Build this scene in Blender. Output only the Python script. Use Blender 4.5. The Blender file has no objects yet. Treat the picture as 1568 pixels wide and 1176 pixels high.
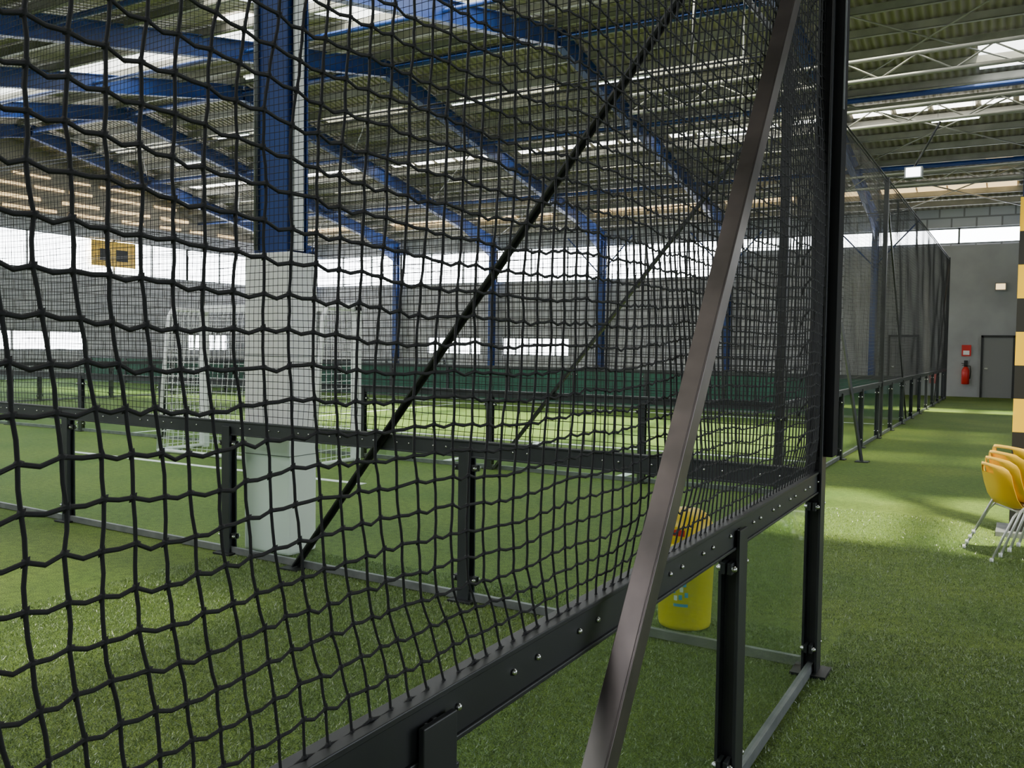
import bpy, math, random
import numpy as np
from mathutils import Vector, Matrix, noise
random.seed(4);np.random.seed(3)
S=bpy.context.scene
COL=S.collection
# ------------------------------------------------------------ materials
def mat(name,color=(.5,.5,.5),rough=.6,metal=0,emis=None,estr=0,spec=None):
    m=bpy.data.materials.new(name); m.use_nodes=True
    b=m.node_tree.nodes['Principled BSDF']
    b.inputs['Base Color'].default_value=(*color,1); b.inputs['Roughness'].default_value=rough
    b.inputs['Metallic'].default_value=metal
    if spec is not None: b.inputs['Specular IOR Level'].default_value=spec
    if emis:
        b.inputs['Emission Color'].default_value=(*emis,1); b.inputs['Emission Strength'].default_value=estr
    return m
def noisy(m,c1,c2,scale=5,bump=0,bscale=60,detail=4,bdist=.01):
    nt=m.node_tree; N=nt.nodes; L=nt.links; b=N['Principled BSDF']
    tc=N.new('ShaderNodeTexCoord'); n=N.new('ShaderNodeTexNoise'); n.inputs['Scale'].default_value=scale; n.inputs['Detail'].default_value=detail
    L.new(tc.outputs['Object'],n.inputs['Vector'])
    r=N.new('ShaderNodeValToRGB'); r.color_ramp.elements[0].color=(*c1,1); r.color_ramp.elements[1].color=(*c2,1)
    r.color_ramp.elements[0].position=.32; r.color_ramp.elements[1].position=.68
    L.new(n.outputs['Fac'],r.inputs['Fac']); L.new(r.outputs['Color'],b.inputs['Base Color'])
    if bump:
        n2=N.new('ShaderNodeTexNoise'); n2.inputs['Scale'].default_value=bscale; n2.inputs['Detail'].default_value=3
        L.new(tc.outputs['Object'],n2.inputs['Vector'])
        bp=N.new('ShaderNodeBump'); bp.inputs['Strength'].default_value=bump; bp.inputs['Distance'].default_value=bdist
        L.new(n2.outputs['Fac'],bp.inputs['Height']); L.new(bp.outputs['Normal'],b.inputs['Normal'])
    return m
M_frame=noisy(mat('frame_dark_steel',(.02,.02,.022),.45,.1),(.012,.013,.014),(.024,.025,.027),3)
M_matte=mat('frame_matte_black',(.012,.012,.013),.8,0,spec=.15)
M_post=noisy(mat('post_steel',(.03,.033,.036),.45,.3),(.026,.03,.034),(.045,.05,.055),3)
M_alu=noisy(mat('aluminium_strip',(.2,.21,.21),.5,.4),(.13,.14,.14),(.22,.23,.23),8)
M_brace=noisy(mat('brace_steel',(.1,.09,.09),.34,.75),(.09,.078,.075),(.18,.15,.145),4)
M_net=mat('net_cord',(.008,.008,.009),.75)
M_netfar=mat('net_cord_grey',(.02,.021,.022),.8)
M_bolt=mat('bolt_steel',(.7,.7,.7),.25,1)
M_blue=noisy(mat('blue_paint',(.01,.06,.27),.5),(.005,.03,.16),(.008,.05,.23),2)
M_navy=mat('navy_paint',(.01,.02,.07),.5)
M_pad=noisy(mat('white_padding',(.8,.8,.78),.5),(.88,.88,.85),(.93,.93,.92),3)
M_white=noisy(mat('white_paint',(.75,.77,.76),.4),(.8,.82,.81),(.9,.92,.91),6)
M_yel=noisy(mat('yellow_plastic',(.9,.55,.02),.35),(.86,.5,.015),(.92,.58,.03),2)
M_yelbin=noisy(mat('yellow_bin_plastic',(.9,.66,.02),.4),(.88,.66,.015),(.92,.72,.03),2)
M_black=mat('black_rubber',(.01,.01,.01),.6)
M_chrome=mat('chrome_tube',(.75,.75,.75),.3,.6)
M_red=mat('red_enamel',(.6,.02,.015),.35)
M_door=mat('door_grey',(.2,.2,.2),.5)
M_green=noisy(mat('green_windbreak',(.01,.07,.045),.7),(.008,.055,.035),(.014,.085,.055),2)
M_purlin=noisy(mat('purlin_galvanised',(.33,.33,.31),.55,.2),(.24,.24,.21),(.36,.35,.31),2)
M_bluelabel=mat('blue_label',(.05,.35,.6),.5)
M_winglow=mat('bright_glazing',(.9,.95,1),.4,emis=(.93,.97,1),estr=15)
M_lamp=mat('fluorescent_tube',(1,1,1),.4,emis=(.95,.98,1),estr=8)
M_sky=mat('frosted_skylight',(.9,.9,.85),.4,emis=(1,.98,.92),estr=8)
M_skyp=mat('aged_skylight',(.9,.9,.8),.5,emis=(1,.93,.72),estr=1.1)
M_fill=mat('added_fill_panel',(.9,.9,.85),.4,emis=(.96,.98,1),estr=15)  # added emitter that fills the near floor and pitch with light
M_tan=mat('tan_warm_glow',(.8,.6,.3),.4,emis=(1,.72,.36),estr=2.2)  # emission paints warm light on roof near the eave and gable cladding
M_bluesky=mat('blue_rooflight',(.2,.5,.9),.4,emis=(.12,.4,1),estr=1.8)
def turf(name,k=1):
    m=mat(name,(.04,.12,.02),.75,spec=.25)
    nt=m.node_tree;N=nt.nodes;L=nt.links;b=N['Principled BSDF']
    tc=N.new('ShaderNodeTexCoord')
    def nz(s,d=4):
        n=N.new('ShaderNodeTexNoise');n.inputs['Scale'].default_value=s;n.inputs['Detail'].default_value=d
        L.new(tc.outputs['Object'],n.inputs['Vector']);return n
    a=nz(.7,3);f=nz(130,5);g=nz(18,4)
    r=N.new('ShaderNodeValToRGB');r.color_ramp.elements[0].position=.33;r.color_ramp.elements[1].position=.7
    r.color_ramp.elements[0].color=(.024,.046,.013,1);r.color_ramp.elements[1].color=(.22,.34,.055,1)
    add=N.new('ShaderNodeMath');add.operation='MULTIPLY_ADD';add.inputs[1].default_value=.3
    L.new(g.outputs['Fac'],add.inputs[0])
    sub=N.new('ShaderNodeMath');sub.operation='MULTIPLY_ADD';sub.inputs[1].default_value=1.0;sub.inputs[2].default_value=-.15
    L.new(f.outputs['Fac'],sub.inputs[0]);L.new(sub.outputs[0],add.inputs[2])
    L.new(add.outputs[0],r.inputs['Fac'])
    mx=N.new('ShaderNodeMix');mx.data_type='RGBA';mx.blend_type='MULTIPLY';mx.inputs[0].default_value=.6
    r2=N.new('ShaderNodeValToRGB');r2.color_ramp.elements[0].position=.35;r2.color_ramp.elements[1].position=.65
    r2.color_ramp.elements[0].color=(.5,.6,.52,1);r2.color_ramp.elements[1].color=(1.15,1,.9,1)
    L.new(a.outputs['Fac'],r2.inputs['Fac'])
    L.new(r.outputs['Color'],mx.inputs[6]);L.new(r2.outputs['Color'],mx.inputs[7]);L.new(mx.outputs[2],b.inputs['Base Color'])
    bp=N.new('ShaderNodeBump');bp.inputs['Strength'].default_value=.9;bp.inputs['Distance'].default_value=.012
    L.new(f.outputs['Fac'],bp.inputs['Height']);L.new(bp.outputs['Normal'],b.inputs['Normal'])
    return m
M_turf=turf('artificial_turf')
M_blade=noisy(mat('turf_blade',(.12,.25,.04),.3,spec=.9),(.055,.1,.032),(.27,.37,.14),60)
def blockwall():
    m=mat('painted_blockwork',(.42,.43,.44),.8)
    nt=m.node_tree;N=nt.nodes;L=nt.links;b=N['Principled BSDF']
    g=N.new('ShaderNodeNewGeometry');sx=N.new('ShaderNodeSeparateXYZ');L.new(g.outputs['Position'],sx.inputs[0])
    ad=N.new('ShaderNodeMath');L.new(sx.outputs[0],ad.inputs[0]);L.new(sx.outputs[1],ad.inputs[1])
    cb=N.new('ShaderNodeCombineXYZ');L.new(ad.outputs[0],cb.inputs[0]);L.new(sx.outputs[2],cb.inputs[1])
    bt=N.new('ShaderNodeTexBrick');L.new(cb.outputs[0],bt.inputs['Vector']);bt.inputs['Scale'].default_value=1
    bt.inputs['Brick Width'].default_value=.8;bt.inputs['Row Height'].default_value=.4;bt.inputs['Mortar Size'].default_value=.03
    bt.inputs['Color1'].default_value=(.4,.41,.45,1);bt.inputs['Color2'].default_value=(.5,.51,.54,1);bt.inputs['Mortar'].default_value=(.22,.22,.23,1)
    L.new(bt.outputs['Color'],b.inputs['Base Color']);return m
M_wall=blockwall()
M_plaster=noisy(mat('grey_plaster',(.3,.31,.32),.8),(.28,.285,.29),(.37,.38,.385),.8)
def rooff():
    m=mat('corrugated_roof',(.34,.33,.3),.6)
    nt=m.node_tree;N=nt.nodes;L=nt.links;b=N['Principled BSDF']
    tc=N.new('ShaderNodeTexCoord');w=N.new('ShaderNodeTexWave');w.bands_direction='X';w.inputs['Scale'].default_value=1.6;w.inputs['Distortion'].default_value=0
    L.new(tc.outputs['Object'],w.inputs['Vector'])
    r=N.new('ShaderNodeValToRGB');r.color_ramp.elements[0].color=(.22,.195,.15,1);r.color_ramp.elements[1].color=(.37,.335,.27,1)
    L.new(w.outputs['Fac'],r.inputs['Fac']);L.new(r.outputs['Color'],b.inputs['Base Color'])
    bp=N.new('ShaderNodeBump');bp.inputs['Distance'].default_value=.05;L.new(w.outputs['Fac'],bp.inputs['Height']);L.new(bp.outputs['Normal'],b.inputs['Normal'])
    return m
M_roof=rooff()
def glass():
    m=bpy.data.materials.new('fence_glass');m.use_nodes=True;nt=m.node_tree;N=nt.nodes;L=nt.links
    N.remove(N['Principled BSDF']);o=N['Material Output']
    t=N.new('ShaderNodeBsdfTransparent');t.inputs[0].default_value=(.84,.93,.89,1)
    g=N.new('ShaderNodeBsdfGlossy');g.inputs['Roughness'].default_value=.04
    lw=N.new('ShaderNodeLayerWeight');lw.inputs[0].default_value=.5
    pw=N.new('ShaderNodeMath');pw.operation='POWER';pw.inputs[1].default_value=3;L.new(lw.outputs['Facing'],pw.inputs[0])
    ml=N.new('ShaderNodeMath');ml.operation='MULTIPLY_ADD';ml.inputs[1].default_value=.7;ml.inputs[2].default_value=.06;L.new(pw.outputs[0],ml.inputs[0])
    mx=N.new('ShaderNodeMixShader');L.new(ml.outputs[0],mx.inputs[0]);L.new(t.outputs[0],mx.inputs[1]);L.new(g.outputs[0],mx.inputs[2]);L.new(mx.outputs[0],o.inputs[0])
    return m
M_glass=glass()
def poly(name,t):
    m=bpy.data.materials.new(name);m.use_nodes=True;nt=m.node_tree;N=nt.nodes;L=nt.links
    N.remove(N['Principled BSDF']);o=N['Material Output']
    a=N.new('ShaderNodeBsdfTransparent');a.inputs[0].default_value=(t,t,t*.95,1)
    b=N.new('ShaderNodeBsdfTranslucent');b.inputs[0].default_value=(.9,.9,.88,1)
    mx=N.new('ShaderNodeMixShader');mx.inputs[0].default_value=.25
    L.new(a.outputs[0],mx.inputs[1]);L.new(b.outputs[0],mx.inputs[2]);L.new(mx.outputs[0],o.inputs[0]);return m
M_polyc=poly('clear_rooflight',.95); M_polym=poly('hazed_rooflight',.6); M_polyk=poly('corridor_rooflight',.62); M_polyd=poly('dim_rooflight',.13)  # last panel: transmission lowered to keep the sun patch below faint
# ------------------------------------------------------------ mesh builder
class MB:
    def __init__(s): s.v=[];s.f=[];s.mi=[];s.ms=[];s.sm=[]
    def m(s,mt):
        if mt not in s.ms: s.ms.append(mt)
        return s.ms.index(mt)
    def add(s,vs,fs,mt,smooth=False):
        o=len(s.v);s.v+= [tuple(v) for v in vs];k=s.m(mt)
        for f in fs: s.f.append(tuple(i+o for i in f));s.mi.append(k);s.sm.append(smooth)
    def box(s,x0,x1,y0,y1,z0,z1,mt):
        vs=[(x,y,z) for z in(z0,z1) for y in(y0,y1) for x in(x0,x1)]
        s.add(vs,[(0,2,3,1),(4,5,7,6),(0,1,5,4),(2,6,7,3),(0,4,6,2),(1,3,7,5)],mt)
    def bar(s,p,q,w,h,mt,up=(0,0,1)):
        p=Vector(p);q=Vector(q);d=(q-p).normalized();u=Vector(up)
        a=d.cross(u).normalized()*w/2;b=a.cross(d).normalized()*h/2
        vs=[e+sa*a+sb*b for e in(p,q) for sa,sb in((-1,-1),(1,-1),(1,1),(-1,1))]
        s.add(vs,[(0,1,2,3),(7,6,5,4),(0,4,5,1),(1,5,6,2),(2,6,7,3),(3,7,4,0)],mt)
    def ibeam(s,p,q,w,h,t,mt,up=(0,0,1),mt2=None):
        p=Vector(p);q=Vector(q);d=(q-p).normalized();a=d.cross(Vector(up)).normalized();b=a.cross(d).normalized()
        s.bar(p+b*(h/2-t/2),q+b*(h/2-t/2),w,t,mt2 or mt,up);s.bar(p-b*(h/2-t/2),q-b*(h/2-t/2),w,t,mt2 or mt,up)
        s.bar(p,q,t,h-2*t,mt,up)
    def tube(s,pts,r,mt,n=8,cap=True):
        pts=[Vector(p) for p in pts];rings=[]
        prev=None
        for i,p in enumerate(pts):
            d=(pts[min(i+1,len(pts)-1)]-pts[max(i-1,0)]).normalized()
            a=prev if prev else d.orthogonal().normalized()
            a=(a-d*a.dot(d)).normalized();prev=a;b=d.cross(a)
            rr=r[i] if isinstance(r,(list,tuple)) else r
            rings.append([p+(a*math.cos(2*math.pi*k/n)+b*math.sin(2*math.pi*k/n))*rr for k in range(n)])
        vs=[v for R in rings for v in R];fs=[]
        for i in range(len(rings)-1):
            for k in range(n): fs.append((i*n+k,i*n+(k+1)%n,(i+1)*n+(k+1)%n,(i+1)*n+k))
        if cap: fs.append(tuple(range(n-1,-1,-1)));fs.append(tuple(range(len(vs)-n,len(vs))))
        s.add(vs,fs,mt,True)
    def obj(s,name,parent=None,bevel=0):
        me=bpy.data.meshes.new(name);me.from_pydata(s.v,[],s.f);
        for m_ in s.ms: me.materials.append(m_)
        me.polygons.foreach_set('material_index',s.mi);me.polygons.foreach_set('use_smooth',s.sm);me.update()
        o=bpy.data.objects.new(name,me);COL.objects.link(o)
        if parent:o.parent=parent
        if bevel:
            b=o.modifiers.new('bevel','BEVEL');b.width=bevel;b.segments=2;b.limit_method='ANGLE'
        return o
def empty(name):
    e=bpy.data.objects.new(name,None);COL.objects.link(e);return e
# ------------------------------------------------------------ netting
def net(name,org,u,ulen,z0,z1,cell,r,step,knots,amp,mt,parent,jit=0.0,sag=0.0):
    u=Vector(u);nrm=Vector((-u.y,u.x,0));org=Vector(org)
    nu=int(round(ulen/cell));nz=int(round((z1-z0)/cell))
    P=np.zeros((nu+1,nz+1,3))
    for i in range(nu+1):
        for j in range(nz+1):
            a=i*cell;z=z0+j*cell
            n=noise.noise_vector(Vector((a*.9,z*.9,ulen)));n2=noise.noise_vector(Vector((a*4,z*4,ulen+7)))
            k=min(1,j/3)*min(1,(nz-j)/3+.2)
            du=(n.x*amp*1.5+n2.x*amp*.4)*k+random.uniform(-jit,jit);dz=(n.y*amp+n2.y*amp*.3)*k+random.uniform(-jit,jit);dn=n.z*amp*1.5*k
            p=org+u*(a+du)+nrm*dn;P[i,j]=(p.x,p.y,z+dz)
    uu=np.array(u);nn=np.array(nrm);zz=np.array((0,0,1.))
    V=[];F=[]
    off=0
    def strand(Q,A,B):
        nonlocal off
        n=len(Q)
        ring=np.stack([Q+A*r,Q+B*r,Q-A*r,Q-B*r],1).reshape(-1,3)
        V.append(ring)
        i=np.arange(n-1)[:,None]*4;k=np.arange(4)[None,:];k2=(k+1)%4
        F.append(np.stack([i+k,i+k2,i+4+k2,i+4+k],-1).reshape(-1,4)+off);off+=4*n
    def sub(Q,ax):
        if sag<=0: return Q
        mid=(Q[1:]+Q[:-1])/2
        mid[:,2]-= sag*(1 if ax==0 else 0)*np.random.uniform(.3,1.3,len(mid))
        mid+=np.outer(np.random.uniform(-sag,sag,len(mid))*.4,uu if ax else zz)
        out=np.zeros((len(Q)+len(mid),3));out[0::2]=Q;out[1::2]=mid;return out
    for j in range(nz+1):
        Q=P[::step,j];
        if (nu)%step: Q=np.vstack([Q,P[-1:,j]])
        strand(sub(Q,0),nn,zz)
    for i in range(nu+1):
        Q=P[i,::step]
        if nz%step: Q=np.vstack([Q,P[i,-1:]])
        strand(sub(Q,1),nn,uu)
    if knots:
        kr=r*2.3
        for i in range(nu+1):
            for j in range(nz+1):
                c=P[i,j];th=random.uniform(-.6,.6)+.7
                a=(uu*math.cos(th)+zz*math.sin(th));b=(-uu*math.sin(th)+zz*math.cos(th))
                V.append(np.array([c+a*kr*1.15,c+b*kr*.85,c-a*kr*1.15,c-b*kr*.85,c+nn*kr*.8,c-nn*kr*.8]))
                o=off
                for k in range(4):
                    F.append(np.array([[o+k,o+(k+1)%4,o+4,o+4],[o+(k+1)%4,o+k,o+5,o+5]]));
                off+=6
    V=np.vstack(V);F=np.vstack(F)
    fl=[tuple(f[:3]) if f[2]==f[3] else tuple(f) for f in F.tolist()]
    me=bpy.data.meshes.new(name);me.from_pydata(V.tolist(),[],fl);me.materials.append(mt);me.update()
    for p in me.polygons: p.use_smooth=True
    o=bpy.data.objects.new(name,me);COL.objects.link(o);o.parent=parent
    return o
ZR=1.0;ZT=4.8
def bolt(mb,c,ax,r=.012,l=.012):
    c=Vector(c);ax=Vector(ax);mb.tube([c,c+ax*l*.6,c+ax*l],[r,r*.9,r*.5],M_bolt,8)
def fence(name,p,q,posts,near=False,netargs=None,tall=(),pm=None,panel=None,topcable=True,base=M_alu,pw=.085):
    e=empty(name);p=Vector((*p,0));q=Vector((*q,0));d=(q-p);L=d.length;u=d/L;n=Vector((-u.y,u.x,0))
    pm=pm or M_post
    panel=panel or M_glass
    mb=MB()
    for t in posts:
        c=p+u*t;top=ZT if t in tall else ZR-.03
        mb.ibeam(c+Vector((0,0,.008)),c+Vector((0,0,top)),pw,.075,.012,pm,up=tuple(n))
        mb.box(c.x-.085,c.x+.085,c.y-.085,c.y+.085,.001,.016,M_frame)
        for z in(.14,.84):
            for s in(-1,1):
                for k in(-1,1):
                    cc=c+u*s*.075+n*k*.012
                    mb.bar(cc-u*s*.05+Vector((0,0,z)),cc+u*s*.01+Vector((0,0,z)),.016,.04,M_frame)
                    bolt(mb,cc+Vector((0,0,z))+n*k*.008,n*k,.013,.016)
    mb.obj('posts',e,.002 if near else 0)
    mb=MB()
    z=Vector((0,0,1))
    if near:
        mb.bar(p+z*(ZR-.05),q+z*(ZR-.05),.035,.095,pm)
        mb.bar(p+z*(ZR+.004),q+z*(ZR+.004),.05,.012,pm)
        mb.bar(p+z*(ZR-.092),q+z*(ZR-.092),.05,.01,pm)
    else:
        mb.bar(p+z*(ZR-.035),q+z*(ZR-.035),.035,.07,pm)
        mb.bar(p+z*(ZR+.012),q+z*(ZR+.012),.06,.02,pm)
    mb.bar(p+z*.03,q+z*.03,.03,.05,base)
    if near:
        t=.12;k=0
        while t<L:
            for s in(-1,1): bolt(mb,p+u*t+z*(ZR-.04)+n*s*.018,n*s,.008,.008)
            k+=1;t+=.1 if k%2 else .2
    mb.obj('rails',e,.002 if near else 0)
    if panel:
        mb=MB();ps=[0]+sorted(posts)+[L]
        for a,b in zip(ps[:-1],ps[1:]):
            if b-a<.3: continue
            A=p+u*(a+.055);B=p+u*(b-.055)
            mb.add([A+z*.05,B+z*.05,B+z*(ZR-.06),A+z*(ZR-.06)],[(0,1,2,3)],panel)
        mb.obj('glass_panels' if panel==M_glass else 'windbreak_panels',e)
    if topcable:
        mb=MB();mb.tube([p+z*ZT,q+z*ZT],.012,M_frame,6)
        mb.tube([p+z*(ZT-.06),q+z*(ZT-.06)],.008,M_frame,6);mb.obj('top_rope',e)
    if netargs: net('netting',p+n*0,u,L,ZR+.01,ZT,parent=e,**netargs)
    return e
X1=-.87;Y1=4.62;X2=-2.3;Y2=10.0
f1=fence('netting_fence',(X1,-1.6),(X1,Y1),[.9,2.84,4.73,6.17],near=True,tall=(6.17,),pm=M_frame,pw=.1,
    netargs=dict(cell=.05,r=.003,step=1,knots=True,amp=.045,mt=M_net,jit=.003,sag=.0055))
mb=MB()
a=Vector((-.735,1.22,.0));b=Vector((-.815,4.62,4.42*.97))
dd=(b-a).normalized();pn=Vector((1,0,0)).cross(dd).normalized()
mb.bar(a,b,.008,.062,M_brace,up=tuple(pn));mb.bar(a+pn*.03-Vector((.026,0,0)),b+pn*.03-Vector((.026,0,0)),.052,.006,M_brace,up=tuple(pn))
mb.box(-.8,-.67,1.14,1.31,.001,.012,M_frame)
mb.obj('diagonal_brace_outer',f1,.0015)
mb=MB()
mb.box(-.905,-.79,4.55,4.68,1.08,ZT,M_matte)
mb.box(-.79,-.782,4.55,4.562,2.75,ZT,M_alu)
for k in range(24): mb.tube([(-.97,4.61,1.12+k*.15),(-.945,4.55,1.16+k*.15),(-.91,4.54,1.2+k*.15)],.006,M_netfar,6)
mb.obj('corner_upright',f1,.003)
SK=.049
def yf(x): return Y1-SK*(x-X1)
L1=14.0
f2=fence('netting_fence',(X1-.06,yf(X1-.06)),(X1-L1,yf(X1-L1)),[2.07,4.27,6.37,8.5,10.6,12.7],near=True,pm=M_post,
    netargs=dict(cell=.05,r=.0023,step=3,knots=False,amp=.02,mt=M_net))
mb=MB()
for o_,w_,h_ in((-.05,.01,.065),(-.03,.05,.01)): mb.bar((-.93,yf(-.93)+o_,4.3),(-4.45,yf(-4.45)+o_,.02),w_,h_,M_frame,up=(0,1,0))
mb.box(-4.53,-4.37,yf(-4.45)-.12,yf(-4.45)-.03,.001,.012,M_frame)
mb.obj('diagonal_brace',f2)
f3=fence('netting_fence',(X2,Y2),(X2-20,Y2),[.0,1.6,3.7,5.8,7.9,10,12.1,14.2,16.3,18.4],near=False,tall=(0.,),
    netargs=dict(cell=.06,r=.0026,step=6,knots=False,amp=.03,mt=M_net))
mb=MB();mb.bar((X2,Y2-.05,4.37),(X2-3.6,Y2-.05,.02),.03,.07,M_frame,up=(0,1,0));mb.box(X2-.045,X2+.045,Y2-.045,Y2+.045,0,ZT,M_frame);mb.obj('diagonal_brace',f3)
f4=fence('netting_fence',(X2,Y2),(X2,34),[.0]+[1.9*i for i in range(1,13)],near=False,tall=(),
    netargs=dict(cell=.06,r=.002,step=8,knots=False,amp=.03,mt=M_netfar),pm=M_post)
mb=MB()
mb.bar((X2+.32,13.7,.01),(X2+.02,13.5,2.0),.06,.03,M_frame);mb.box(X2+.24,X2+.42,13.6,13.8,.001,.012,M_frame)
for yy in(18,34): mb.box(X2-.04,X2+.04,yy-.04,yy+.04,0,ZT,M_frame)
mb.bar((X2,18,ZT-.2),(X2,22.4,.02),.03,.05,M_frame);mb.bar((X2,34,ZT-.2),(X2,29.7,.02),.03,.05,M_frame)
mb.tube([(X2,Y2,ZT),(X2,7.4,ZT-.02),(X2,yf(X2)+.05,ZT)],.03,M_frame,6)
mb.obj('diagonal_braces',f4)
f5=fence('netting_fence',(X2-.1,22.5),(X2-30,22.5),[.0]+[2.1*i for i in range(1,15)],panel=M_green,
    netargs=dict(cell=.09,r=.002,step=10,knots=False,amp=.02,mt=M_net))
f6=fence('netting_fence',(X2-20,Y2+.1),(X2-20,34),[2.1*i for i in range(0,12)],netargs=None)
# ------------------------------------------------------------ shell
XL=-35;YE=36;YB=-12;XRt=6
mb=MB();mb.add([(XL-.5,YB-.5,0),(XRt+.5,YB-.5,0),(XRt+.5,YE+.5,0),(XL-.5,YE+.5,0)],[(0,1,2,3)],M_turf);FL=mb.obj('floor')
def blades(x0,x1,y0,y1,dens,h):
    n=int((x1-x0)*(y1-y0)*dens)
    x=np.random.uniform(x0,x1,n);y=np.random.uniform(y0,y1,n);t=np.random.uniform(0,6.283,n);w=.0018
    hh=h*np.random.uniform(.5,1.2,n);lx=np.random.normal(0,.008,n);ly=np.random.normal(0,.008,n)
    V=np.zeros((n,3,3));V[:,0]=np.stack([x-np.cos(t)*w,y-np.sin(t)*w,np.full(n,.0)],1);V[:,1]=np.stack([x+np.cos(t)*w,y+np.sin(t)*w,np.full(n,.0)],1)
    V[:,2]=np.stack([x+lx,y+ly,hh],1)
    me=bpy.data.meshes.new('turf_blades');me.vertices.add(n*3);me.vertices.foreach_set('co',V.reshape(-1).astype(np.float32))
    me.loops.add(n*3);me.loops.foreach_set('vertex_index',np.arange(n*3,dtype=np.int32))
    me.polygons.add(n);me.polygons.foreach_set('loop_start',np.arange(0,n*3,3,dtype=np.int32));me.update(calc_edges=True)
    me.validate();me.materials.append(M_blade)
    o=bpy.data.objects.new('turf_blades',me);COL.objects.link(o);o.parent=FL
blades(-5.2,-.9,1.4,5.2,11000,.014)
blades(-.85,1.4,1.8,5.4,11000,.014)
blades(-2.2,1.6,5.4,9.5,3500,.016)
mb=MB()
for x in(-4.3,-6.9): mb.box(x-.06,x+.06,Y2+.1,13.2,.001,.006,M_white)
mb.box(-22,-2.6,13.15,13.27,.001,.006,M_white);mb.box(-22,-2.6,20.9,21.04,.001,.006,M_white)
mb.box(-12,-6.5,8.0,8.1,.001,.006,M_white);mb.box(-13.5,-13.4,Y2+.1,21,.001,.006,M_white)
mb.obj('pitch_line_markings')
RAF=[-37.9,-32.4,-26.9,-21.4,-15.9,-10.4,-4.9,.6,6.1]
def zb(y):
    if y<5: return 6.3+.197*(5-y)
    return 6.3+.197*(y-5) if y<20.5 else 6.3+.197*(36-y)
def zr(y): return zb(y)+.42
holes=[(-13.5,-.9,11.6,16.8,M_polyc),(-.6,1.8,6.3,9.0,M_polyk),(-1.2,2.6,24.2,25.8,M_polyc),(-9.5,-2.6,-.6,2.2,M_polyd),
       (-27.5,-15.5,14.9,16.8,M_polym),(-1.5,1.5,12.0,13.2,M_polyd),(-1.5,1.5,15.5,18,M_polyd)]
xs=sorted(set([XL-.4,XRt+.4]+[h[0] for h in holes]+[h[1] for h in holes]))
ys=sorted(set([YB,5,20.5,36.3]+[h[2] for h in holes]+[h[3] for h in holes]))
mb=MB()
for a,b in zip(xs[:-1],xs[1:]):
    for c,d in zip(ys[:-1],ys[1:]):
        cx=(a+b)/2;cy=(c+d)/2
        if any(h[0]<cx<h[1] and h[2]<cy<h[3] for h in holes): continue
        mb.add([(a,c,zr(c+1e-6)),(b,c,zr(c+1e-6)),(b,d,zr(d)),(a,d,zr(d))],[(0,1,2,3)],M_roof)
mb.obj('ceiling')
mb=MB()
for h in holes: mb.add([(h[0],h[2],zr(h[2])+.03),(h[1],h[2],zr(h[2])+.03),(h[1],h[3],zr(h[3])+.03),(h[0],h[3],zr(h[3])+.03)],[(0,1,2,3)],h[4])
mb.obj('rooflight_openings')
mb=MB()
def strip(x0,x1,y0,y1,m): mb.add([(x0,y0,zr(y0)-.03),(x1,y0,zr(y0)-.03),(x1,y1,zr(y1)-.03),(x0,y1,zr(y1)-.03)],[(0,3,2,1)],m)
for a,b in zip(RAF[:-1],RAF[1:]):
    x=a+.4
    while x<b-.6:
        w=random.uniform(.6,1.2)
        if b<=.7 and x>XL+.5:
            strip(x,min(x+w,b-.3),27.1,27.75,M_sky)
            if random.random()<.8: strip(x,min(x+w+.1,b-.3),33.2,34.2,M_tan)  # glowing strips stand in for warm light on the roof near the eave
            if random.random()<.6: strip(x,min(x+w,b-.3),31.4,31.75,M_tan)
        x+=w+.15
    if b<-4 and a>XL: 
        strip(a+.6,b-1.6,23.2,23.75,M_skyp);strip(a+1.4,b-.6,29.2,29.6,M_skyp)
for x0,x1,y0 in((-18.8,-17.2,12.5),(-15.0,-14.2,13.5),(-30,-28.2,15)): strip(x0,x1,y0,y0+.9,M_sky)
for x0,x1,y0 in((-15.4,-12.0,18.3),(-21,-18.5,18.6),(-30,-27.5,17)): strip(x0,x1,y0,y0+.4,M_bluesky)
for y0 in(-8.5,-4.5): strip(-14,-3,y0,y0+1.6,M_fill)  # unseen glowing panels added behind the camera to light the near floor
strip(-24,-14,6.2,8.0,M_fill);strip(-13,-6,5.8,7.0,M_fill)  # more glowing panels, added on the near slope to light the pitch
mb.obj('rooflight_and_glow_strips')
mb=MB()
for k in range(1,31):
    y=5+k*1.0
    if abs(y-20.5)<.2: continue
    z=zb(y)+.3
    if k%2 or y>20: mb.box(XL,XRt,y-.03,y+.03,z-.1,z+.08,M_purlin);mb.box(XL,XRt,y-.03,y+.06,z-.11,z-.09,M_purlin)
mb.obj('roof_purlins')
for x in RAF[1:-1]:
    mb=MB()
    for p,q in(((x,5.1,zb(5.1)),(x,20.5,zb(20.5))),((x,20.5,zb(20.5)),(x,35.9,zb(35.9))),((x,YB+.2,zb(YB)),(x,5.1,zb(5)))):
        mb.ibeam(p,q,.2,.46,.02,M_blue)
    mb.add([(x-.01,35.8,zb(36)-.2),(x-.01,35.8,zb(36)-.8),(x-.01,33,zb(33)-.2),(x+.01,35.8,zb(36)-.2),(x+.01,35.8,zb(36)-.8),(x+.01,33,zb(33)-.2)],[(0,1,2),(5,4,3),(1,4,5,2)],M_blue)
    mb.obj('roof_rafter')
    mb=MB();mb.ibeam((x,35.7,.01),(x,35.7,zb(35.7)),.22,.3,.02,M_blue,up=(0,1,0));mb.box(x-.2,x+.2,35.5,35.9,.001,.02,M_navy)
    mb.obj('steel_column')
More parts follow.
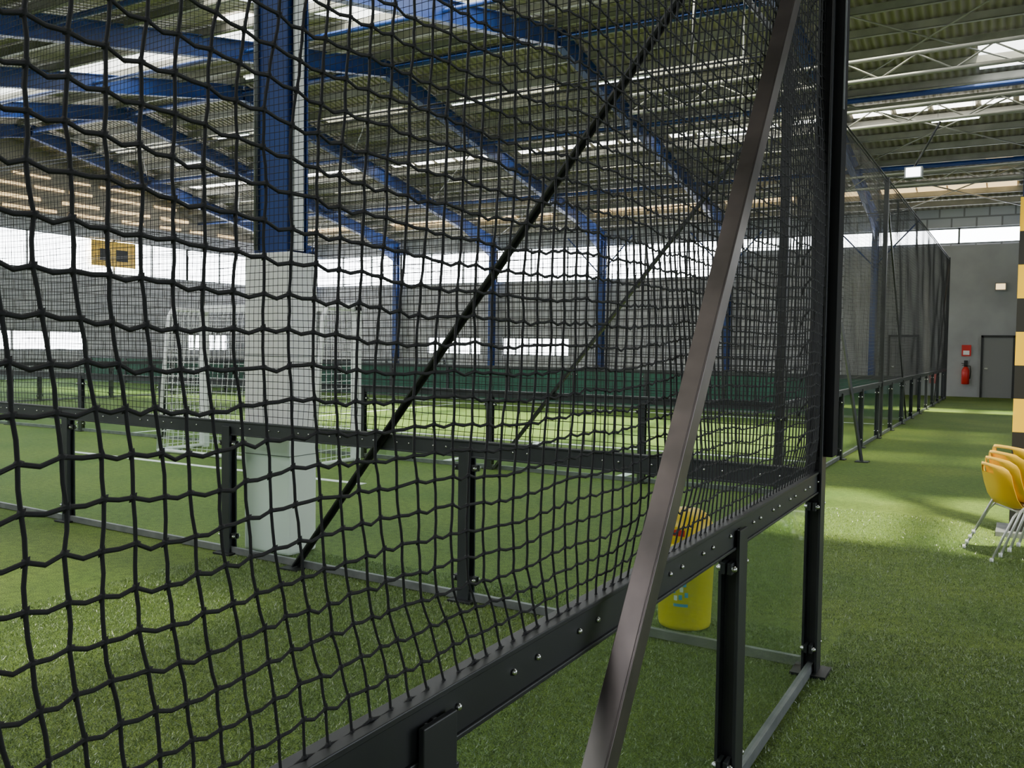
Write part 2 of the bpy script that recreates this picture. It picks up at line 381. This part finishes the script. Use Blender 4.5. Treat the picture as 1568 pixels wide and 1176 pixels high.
def column(x,y,pad=True):
    e=empty('padded_column' if pad else 'steel_column')
    mb=MB();mb.ibeam((x,y,.02),(x,y,zb(5.2)+.1),.32,.24,.016,M_blue,up=(0,1,0))
    mb.box(x+.155,x+.175,y-.04,y+.06,2.3,zb(5)-.1,M_white)
    mb.tube([(x-.12,y-.14,2.3),(x-.12,y-.14,6.2)],.018,M_alu,8);mb.obj('beam',e)
    if pad:
        mb=MB();mb.box(x-.235,x+.235,y-.15,y+.15,.0,2.28,M_pad);o=mb.obj('foam_padding',e,.02)
        mb=MB()
        for z in(.75,1.5): mb.box(x-.238,x+.238,y-.153,y+.153,z-.003,z+.003,M_alu)
        mb.obj('padding_seams',e)
column(-4.97,5.14)
mb=MB()
for y in(25.7,30.6): mb.tube([(XL,y,zb(y)-.05),(XRt,y,zb(y)-.05)],.07,M_blue,8)
mb.tube([(XL,20.5,zb(20.5)),(XRt,20.5,zb(20.5))],.09,M_blue,8)
for y in(10.2,15.3): mb.tube([(XL,y,zb(y)),(XRt,y,zb(y))],.055,M_blue,8)
mb.obj('roof_tie_beams')
mb=MB()
for (a,b) in((-4.9,.6),(-21.4,-15.9),(-32.4,-26.9)):
    for y0,y1 in((20.6,25.7),(25.7,30.6),(30.6,35.7)):
        mb.tube([(a,y0,zb(y0)+.05),(b,y1,zb(y1)+.05)],.022,M_purlin,6);mb.tube([(b,y0,zb(y0)+.05),(a,y1,zb(y1)+.05)],.022,M_purlin,6)
for x in(-15.9,-10.4,-4.9):
    mb.tube([(x,35.5,4.7),(x+1.5,35.4,6.3)],.03,M_blue,6);mb.tube([(x,35.5,4.7),(x-1.5,35.4,6.3)],.03,M_blue,6)
mb.obj('roof_cross_bracing')
for (x,y,l) in [(x,22.5,1.5) for x in(-24,-14.2,-9.5)]+[(-8,26.5,1.5),(-17,17,1.4),(-28,24,1.4),(-1.8,27,1.2)]:
    z=zb(y)-.25;mb=MB();mb.box(x-l/2,x+l/2,y-.06,y+.06,z,z+.06,M_white)
    mb.tube([(x-l/2+.03,y,z-.02),(x+l/2-.03,y,z-.02)],.018,M_lamp,8)
    for s in(-1,1): mb.tube([(x+s*l*.35,y,z+.06),(x+s*l*.35,y,zr(y)-.02)],.006,M_alu,4)
    mb.obj('fluorescent_batten')
def wallbox(m,axis,c,a,b,z0,z1,mt,t=.25):
    if axis=='x': m.box(c-t,c,a,b,z0,z1,mt)
    else: m.box(a,b,c,c+t,z0,z1,mt)
def wall(name,axis,c,a0,a1,lows,frombottom,ztop,mt,bands):
    m=MB();wallbox(m,axis,c,a0,a1,0,1.15,mt)
    cur=a0
    for (p,q) in lows: wallbox(m,axis,c,cur,p,1.15,2.0,mt);cur=q
    wallbox(m,axis,c,cur,a1,1.15,2.0,mt);wallbox(m,axis,c,a0,a1,2.0,4.5,mt)
    for (p,q,z0) in bands:
        if z0>4.5: wallbox(m,axis,c,p,q,4.5,z0,mt)
    wallbox(m,axis,c,a0,a1,6.05,ztop,mt)
    m.obj(name)
lowsE=[(-25.2,-22.2),(-21.0,-17.6)]
bandsE=[(XL,-10.4,4.5),(-10.4,XRt,5.45)]
wall('wall_back','y',YE,XL,XRt,lowsE,0,6.75,M_wall,bandsE)
lowsL=[(15,24.5),(30,32.5)]
wall('wall_left','x',XL,YB,YE+.25,lowsL,0,6.75,M_wall,[(YB,YE,4.5)])
n=0
def window(axis,c,a,b,z0,z1,div):
    global n
    n+=1;m=MB()
    def bx(p,q,r_,s_,mt,t0,t1):
        if axis=='x': m.box(c-t1,c-t0,p,q,r_,s_,mt)
        else: m.box(p,q,c+t0,c+t1,r_,s_,mt)
    bx(a,b,z0,z1,M_winglow,.14,.16)
    for i in range(div+1):
        x=a+(b-a)*i/div;bx(x-.035,x+.035,z0,z1,M_alu,.06,.13)
    bx(a,b,z0,z0+.06,M_alu,.06,.13);bx(a,b,z1-.06,z1,M_alu,.06,.13)
    m.obj('window_%d'%n)
for a,b in lowsE: window('y',YE,a,b,1.15,2.0,5)
for a,b in lowsL: window('x',XL,a,b,1.15,2.0,6)
for a,b in zip([XL]+[-32.4,-26.9,-21.4,-15.9],[-32.4,-26.9,-21.4,-15.9,-10.4]): window('y',YE,a,b,4.5,6.05,3)
for a,b in((-10.4,-4.9),(-4.9,.6),(.6,6)): window('y',YE,a,b,5.45,6.05,2)
yy=YB
while yy<YE-.5: window('x',XL,yy,yy+6,4.5,6.05,3);yy+=6
m=MB()
m.add([(XL-.1,5,6.7),(XL-.1,20.5,9.8),(XL-.1,36.2,6.7)],[(0,1,2)],M_roof)
m.add([(XL-.1,5,6.7),(XL-.1,YB,zr(YB)),(XL-.1,YB,6.7)],[(0,1,2)],M_roof)
m.add([(XRt+.1,5,6.7),(XRt+.1,20.5,9.8),(XRt+.1,36.2,6.7)],[(0,2,1)],M_roof)
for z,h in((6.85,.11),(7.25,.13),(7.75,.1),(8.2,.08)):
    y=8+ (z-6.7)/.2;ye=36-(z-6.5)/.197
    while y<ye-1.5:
        w=random.uniform(.8,2.2);m.box(XL-.08,XL-.05,y,y+w,z,z+h,M_tan);y+=w+random.uniform(.2,1)  # tan glow painted in for warm-lit gable cladding
m.obj('wall_gable')
m=MB();m.box(XL,XRt,YB-.25,YB,0,10.2,M_plaster);m.obj('wall_rear')
m=MB()
for a,b in((YB,-6),(-2.5,4.5),(10.5,24),(27,36.2)): m.box(XRt,XRt+.25,a,b,0,4.6,M_plaster)  # gaps added in this unseen wall to let in sky light sideways
m.box(XRt,XRt+.25,YB,36.2,4.6,6.8,M_plaster)
m.add([(XRt+.1,5,6.7),(XRt+.1,YB,zr(YB)),(XRt+.1,YB,6.7)],[(0,1,2)],M_roof)
m.obj('wall_right')
m=MB();m.box(-6.0,XRt,35.92,35.99,0,5.4,M_plaster);m.obj('wall_corridor_end')
def door(k,x0,x1):
    m=MB();m.box(x0,x1,35.84,35.9,0.005,2.12,M_door)
    m.box(x0-.07,x0,35.8,35.9,0,2.2,M_frame);m.box(x1,x1+.07,35.8,35.9,0,2.2,M_frame);m.box(x0-.07,x1+.07,35.8,35.9,2.12,2.2,M_frame)
    m.box(x0+.06,x0+.16,35.78,35.84,1.0,1.05,M_bolt);m.obj('door_%d'%k)
door(1,-1.25,-.33);door(2,-4.3,-3.4)
m=MB();ex=-1.78;ey=35.78
m.tube([(ex,ey,.45),(ex,ey,.47),(ex,ey,.95),(ex,ey,1.03),(ex,ey,1.08)],[.1,.13,.13,.09,.04],M_red,16)
m.tube([(ex,ey,1.08),(ex,ey,1.16)],.025,M_black,8);m.bar((ex,ey,1.17),(ex-.14,ey,1.2),.03,.02,M_black);m.bar((ex,ey,1.13),(ex-.12,ey,1.12),.03,.015,M_black)
m.tube([(ex,ey,1.12),(ex+.15,ey,1.1),(ex+.17,ey,.9),(ex+.14,ey,.65)],.015,M_black,8)
m.box(ex-.06,ex+.06,35.86,35.9,.6,1.3,M_frame);m.obj('fire_extinguisher')
m=MB();m.box(ex-.15,ex+.15,35.87,35.9,1.45,1.85,M_red);m.box(ex-.1,ex+.1,35.865,35.87,1.5,1.65,M_white);m.obj('fire_safety_sign')
m=MB();m.box(-.95,-.6,35.8,35.9,3.75,4.05,M_door);m.box(-.92,-.63,35.79,35.8,3.8,4.0,M_tan);m.obj('emergency_exit_lamp')
m=MB();m.box(XL+.02,XL+.06,24.8,27,4.85,5.95,M_yel);m.box(XL+.06,XL+.07,25.2,25.7,5.1,5.6,M_black);m.box(XL+.06,XL+.07,26,26.6,5.1,5.6,M_black);m.obj('yellow_banner')
# ------------------------------------------------------------ goal
def goal(x0,x1,yf_,dep):
    e=empty('football_goal');m=MB();h=2.1;yf=yf_
    m.bar((x0,yf,.0),(x0,yf,h),.1,.1,M_white,up=(0,1,0));m.bar((x1,yf,0),(x1,yf,h),.1,.1,M_white,up=(0,1,0));m.bar((x0-.05,yf,h),(x1+.05,yf,h),.1,.1,M_white)
    for x in(x0,x1):
        m.tube([(x,yf,.03),(x,yf-dep,.03)],.03,M_white);m.tube([(x,yf,h-.03),(x,yf-dep*.7,h-.03),(x,yf-dep*.78,h-.15),(x,yf-dep,.03)],.03,M_white)
    m.tube([(x0,yf-dep,.03),(x1,yf-dep,.03)],.03,M_white);m.obj('frame',e)
    m=MB();c=.1
    for x in(x0,x1):
        k=0
        while k*c<dep:
            y=yf-k*c;t=h-.03 if k*c<dep*.75 else (h-.15)*(dep-k*c)/(dep*.25);m.tube([(x,y,.03),(x,y,t)],.005,M_white,3,False);k+=1
        for j in range(1,21):
            z=j*c;ye=yf-dep+dep*.22*z/(h-.15);m.tube([(x,yf,z),(x,ye,z)],.005,M_white,3,False)
    for i in range(int((x1-x0)/c)+1):
        x=x0+i*c;m.tube([(x,yf-dep,.03),(x,yf-dep*.78,h-.15),(x,yf-dep*.7,h-.03),(x,yf,h)],.004,M_white,3,False)
    for j in range(1,20):
        z=j*c;y=yf-dep+dep*.22*z/(h-.15);m.tube([(x0,y,z),(x1,y,z)],.004,M_white,3,False)
    m.obj('goal_net',e)
goal(-10.85,-7.9,9.6,.85)
# ------------------------------------------------------------ yellow bin
m=MB();bx,by=-1.66,4.98
def lathe(m,prof,cx,cy,mt,n=32,sq=0):
    vs=[];fs=[]
    for r,z in prof:
        for k in range(n):
            t=2*math.pi*k/n;vs.append((cx+r*math.cos(t),cy+r*math.sin(t),z))
    for i in range(len(prof)-1):
        for k in range(n): fs.append((i*n+k,i*n+(k+1)%n,(i+1)*n+(k+1)%n,(i+1)*n+k))
    fs.append(tuple(range(n-1,-1,-1)));fs.append(tuple(range(len(vs)-n,len(vs))))
    m.add(vs,fs,mt,True)
lathe(m,[(.13,.002),(.145,.01),(.15,.03),(.165,.47),(.178,.475),(.178,.5),(.165,.5)],bx,by,M_yelbin)
lathe(m,[(.17,.5),(.17,.53),(.163,.55),(.15,.6),(.12,.65),(.08,.675),(.02,.685)],bx,by,M_yel)
m.box(bx-.1,bx+.1,by-.176,by-.155,.535,.6,M_yel)
m.box(bx-.06,bx+.05,by-.18,by-.175,.55,.585,M_red)
def sticker(t0,t1,z0,z1,mt,r=.1585):
    vs=[];N_=6
    for z in(z0,z1):
        for k in range(N_+1):
            t=math.radians(t0+(t1-t0)*k/N_);rr=.15+(z-.03)/.44*.015+.002;vs.append((bx+rr*math.cos(t),by+rr*math.sin(t),z))
    m.add(vs,[(k,k+1,N_+2+k,N_+1+k) for k in range(N_)],mt)
for t,z,mt in((-98,.22,M_bluelabel),(-90,.255,M_bluelabel),(-82,.23,M_white),(-76,.26,M_bluelabel),(-94,.18,M_white),(-84,.185,M_bluelabel),(-72,.2,M_bluelabel)): sticker(t,t+7,z,z+.028,mt)
sticker(-95,-65,.145,.162,M_bluelabel)
m.obj('yellow_waste_bin')
# ------------------------------------------------------------ chairs
def chair(base,dz,yaw):
    e=empty('stacking_chair');m=MB()
    prof=[(.44,.37),(.43,.405),(.36,.415),(.22,.40),(.10,.395),(.03,.42),(-.01,.48),(-.04,.57),(-.06,.66),(-.07,.71),(-.073,.735)]
    nw=15;vs=[];fs=[]
    for i,(x,z) in enumerate(prof):
        w=.225-(.02 if i==9 else .045 if i>9 else 0)
        for k in range(nw):
            s=-1+2*k/(nw-1);yy=s*w;c=abs(s)**3
            if i<5: p=(x,yy,z+.03*c)
            else: p=(x+.075*c,yy,z-.02*c*(i>8))
            vs.append(p)
    hole=lambda i,k:(i==8 and 4<=k<=9)
    nv=len(vs);vs2=[(x-.006*(z>.46),y,z-.008*(z<=.46)) for x,y,z in vs]
    for i in range(len(prof)-1):
        for k in range(nw-1):
            if hole(i,k):continue
            a=i*nw+k;fs.append((a,a+1,a+nw+1,a+nw));fs.append((a+nv,a+nw+nv,a+nw+1+nv,a+1+nv))
    bd=[k for k in range(nw)]+[i*nw+nw-1 for i in range(1,len(prof))]+[(len(prof)-1)*nw+k for k in range(nw-2,-1,-1)]+[i*nw for i in range(len(prof)-2,0,-1)]
    for a,b in zip(bd,bd[1:]+bd[:1]): fs.append((a,a+nv,b+nv,b))
    m.add([(p[0],p[1],p[2]) for p in vs+vs2],fs,M_yel,True);m.obj('plastic_shell',e)
    m=MB()
    for s in(-1,1):
        m.tube([(-.12,s*.24,.01),(.05,s*.2,.34),(.09,s*.19,.385),(.32,s*.19,.39),(.36,s*.2,.35),(.44,s*.24,.01)],.010,M_chrome,8)
        for xx in(-.12,.44): m.tube([(xx,s*.24,.001),(xx,s*.24,.03)],.014,M_white,8)
    m.tube([(.1,-.19,.38),(.1,.19,.38)],.01,M_chrome,8);m.tube([(.32,-.19,.385),(.32,.19,.385)],.01,M_chrome,8)
    m.obj('metal_legs',e)
    e.location=(base[0],base[1],dz);e.rotation_euler=(0,0,yaw)
for k in range(4): chair((-.16+.035*k,8.0-.02*k),.05*k,math.radians(26+5*k))
m=MB();hx0,hx1,hy0,hy1=-.065,.2,8.95,9.25
z=.02;k=0
m.box(hx0-.1,hx1+.1,hy0-.1,hy1+.1,0,.04,M_alu)
z=.04
while z<2.9:
    h=.29;m.box(hx0,hx1,hy0,hy1,z,z+h,M_yel if k%2 else M_black);z+=h;k+=1
m.obj('hazard_striped_column')
m=MB();m.ibeam((.07,9.1,z),(.07,9.1,zb(9.1)),.24,.24,.02,M_navy,up=(0,1,0));m.obj('steel_column')
m=MB();m.box(-2.0,-1.7,17.9,18.1,4.75,4.95,M_alu);m.box(-1.97,-1.73,17.88,17.9,4.77,4.93,M_lamp);m.tube([(-1.85,18,4.95),(-1.6,17.7,5.3),(-1.4,17.5,5.62)],.02,M_frame,6);m.obj('floodlight')
m=MB()
for y in(14.5,17.5,24):
    m.tube([(-6,y,5.6),(1.5,y,5.7)],.03,M_purlin,6);m.tube([(-6,y,5.9),(1.5,y,6.0)],.03,M_purlin,6)
    for k in range(8): m.tube([(-6+k,y,5.6+.013*k),(-5.5+k,y,5.9+.013*k),(-5+k,y,5.6+.013*(k+1))],.015,M_purlin,5)
    for x in(-4.9,.6): m.tube([(x,y,5.9),(x,y,zb(y))],.02,M_purlin,6)
m.obj('lattice_cable_truss')
# ------------------------------------------------------------ light
w=bpy.data.worlds.new('world');S.world=w;w.use_nodes=True
bg=w.node_tree.nodes['Background'];bg.inputs[0].default_value=(.85,.92,1,1);bg.inputs[1].default_value=4.5
sd=bpy.data.lights.new('sun','SUN');sd.energy=30;sd.angle=.07;sd.color=(1,.96,.75)
so=bpy.data.objects.new('sun',sd);COL.objects.link(so)
so.rotation_euler=Vector((-.2,.25,-1)).to_track_quat('-Z','Y').to_euler()
# ------------------------------------------------------------ camera
cd=bpy.data.cameras.new('camera');cd.sensor_width=36;cd.lens=36*1377/1568;cd.clip_start=.05
co=bpy.data.objects.new('camera',cd);COL.objects.link(co)
yaw=math.radians(29.6);pitch=math.radians(-2.42);roll=math.radians(.76)
R=Matrix.Rotation(yaw,4,'Z')@Matrix.Rotation(math.pi/2+pitch,4,'X')@Matrix.Rotation(roll,4,'Z')
co.matrix_world=Matrix.Translation((0,0,1.6))@R
S.camera=co
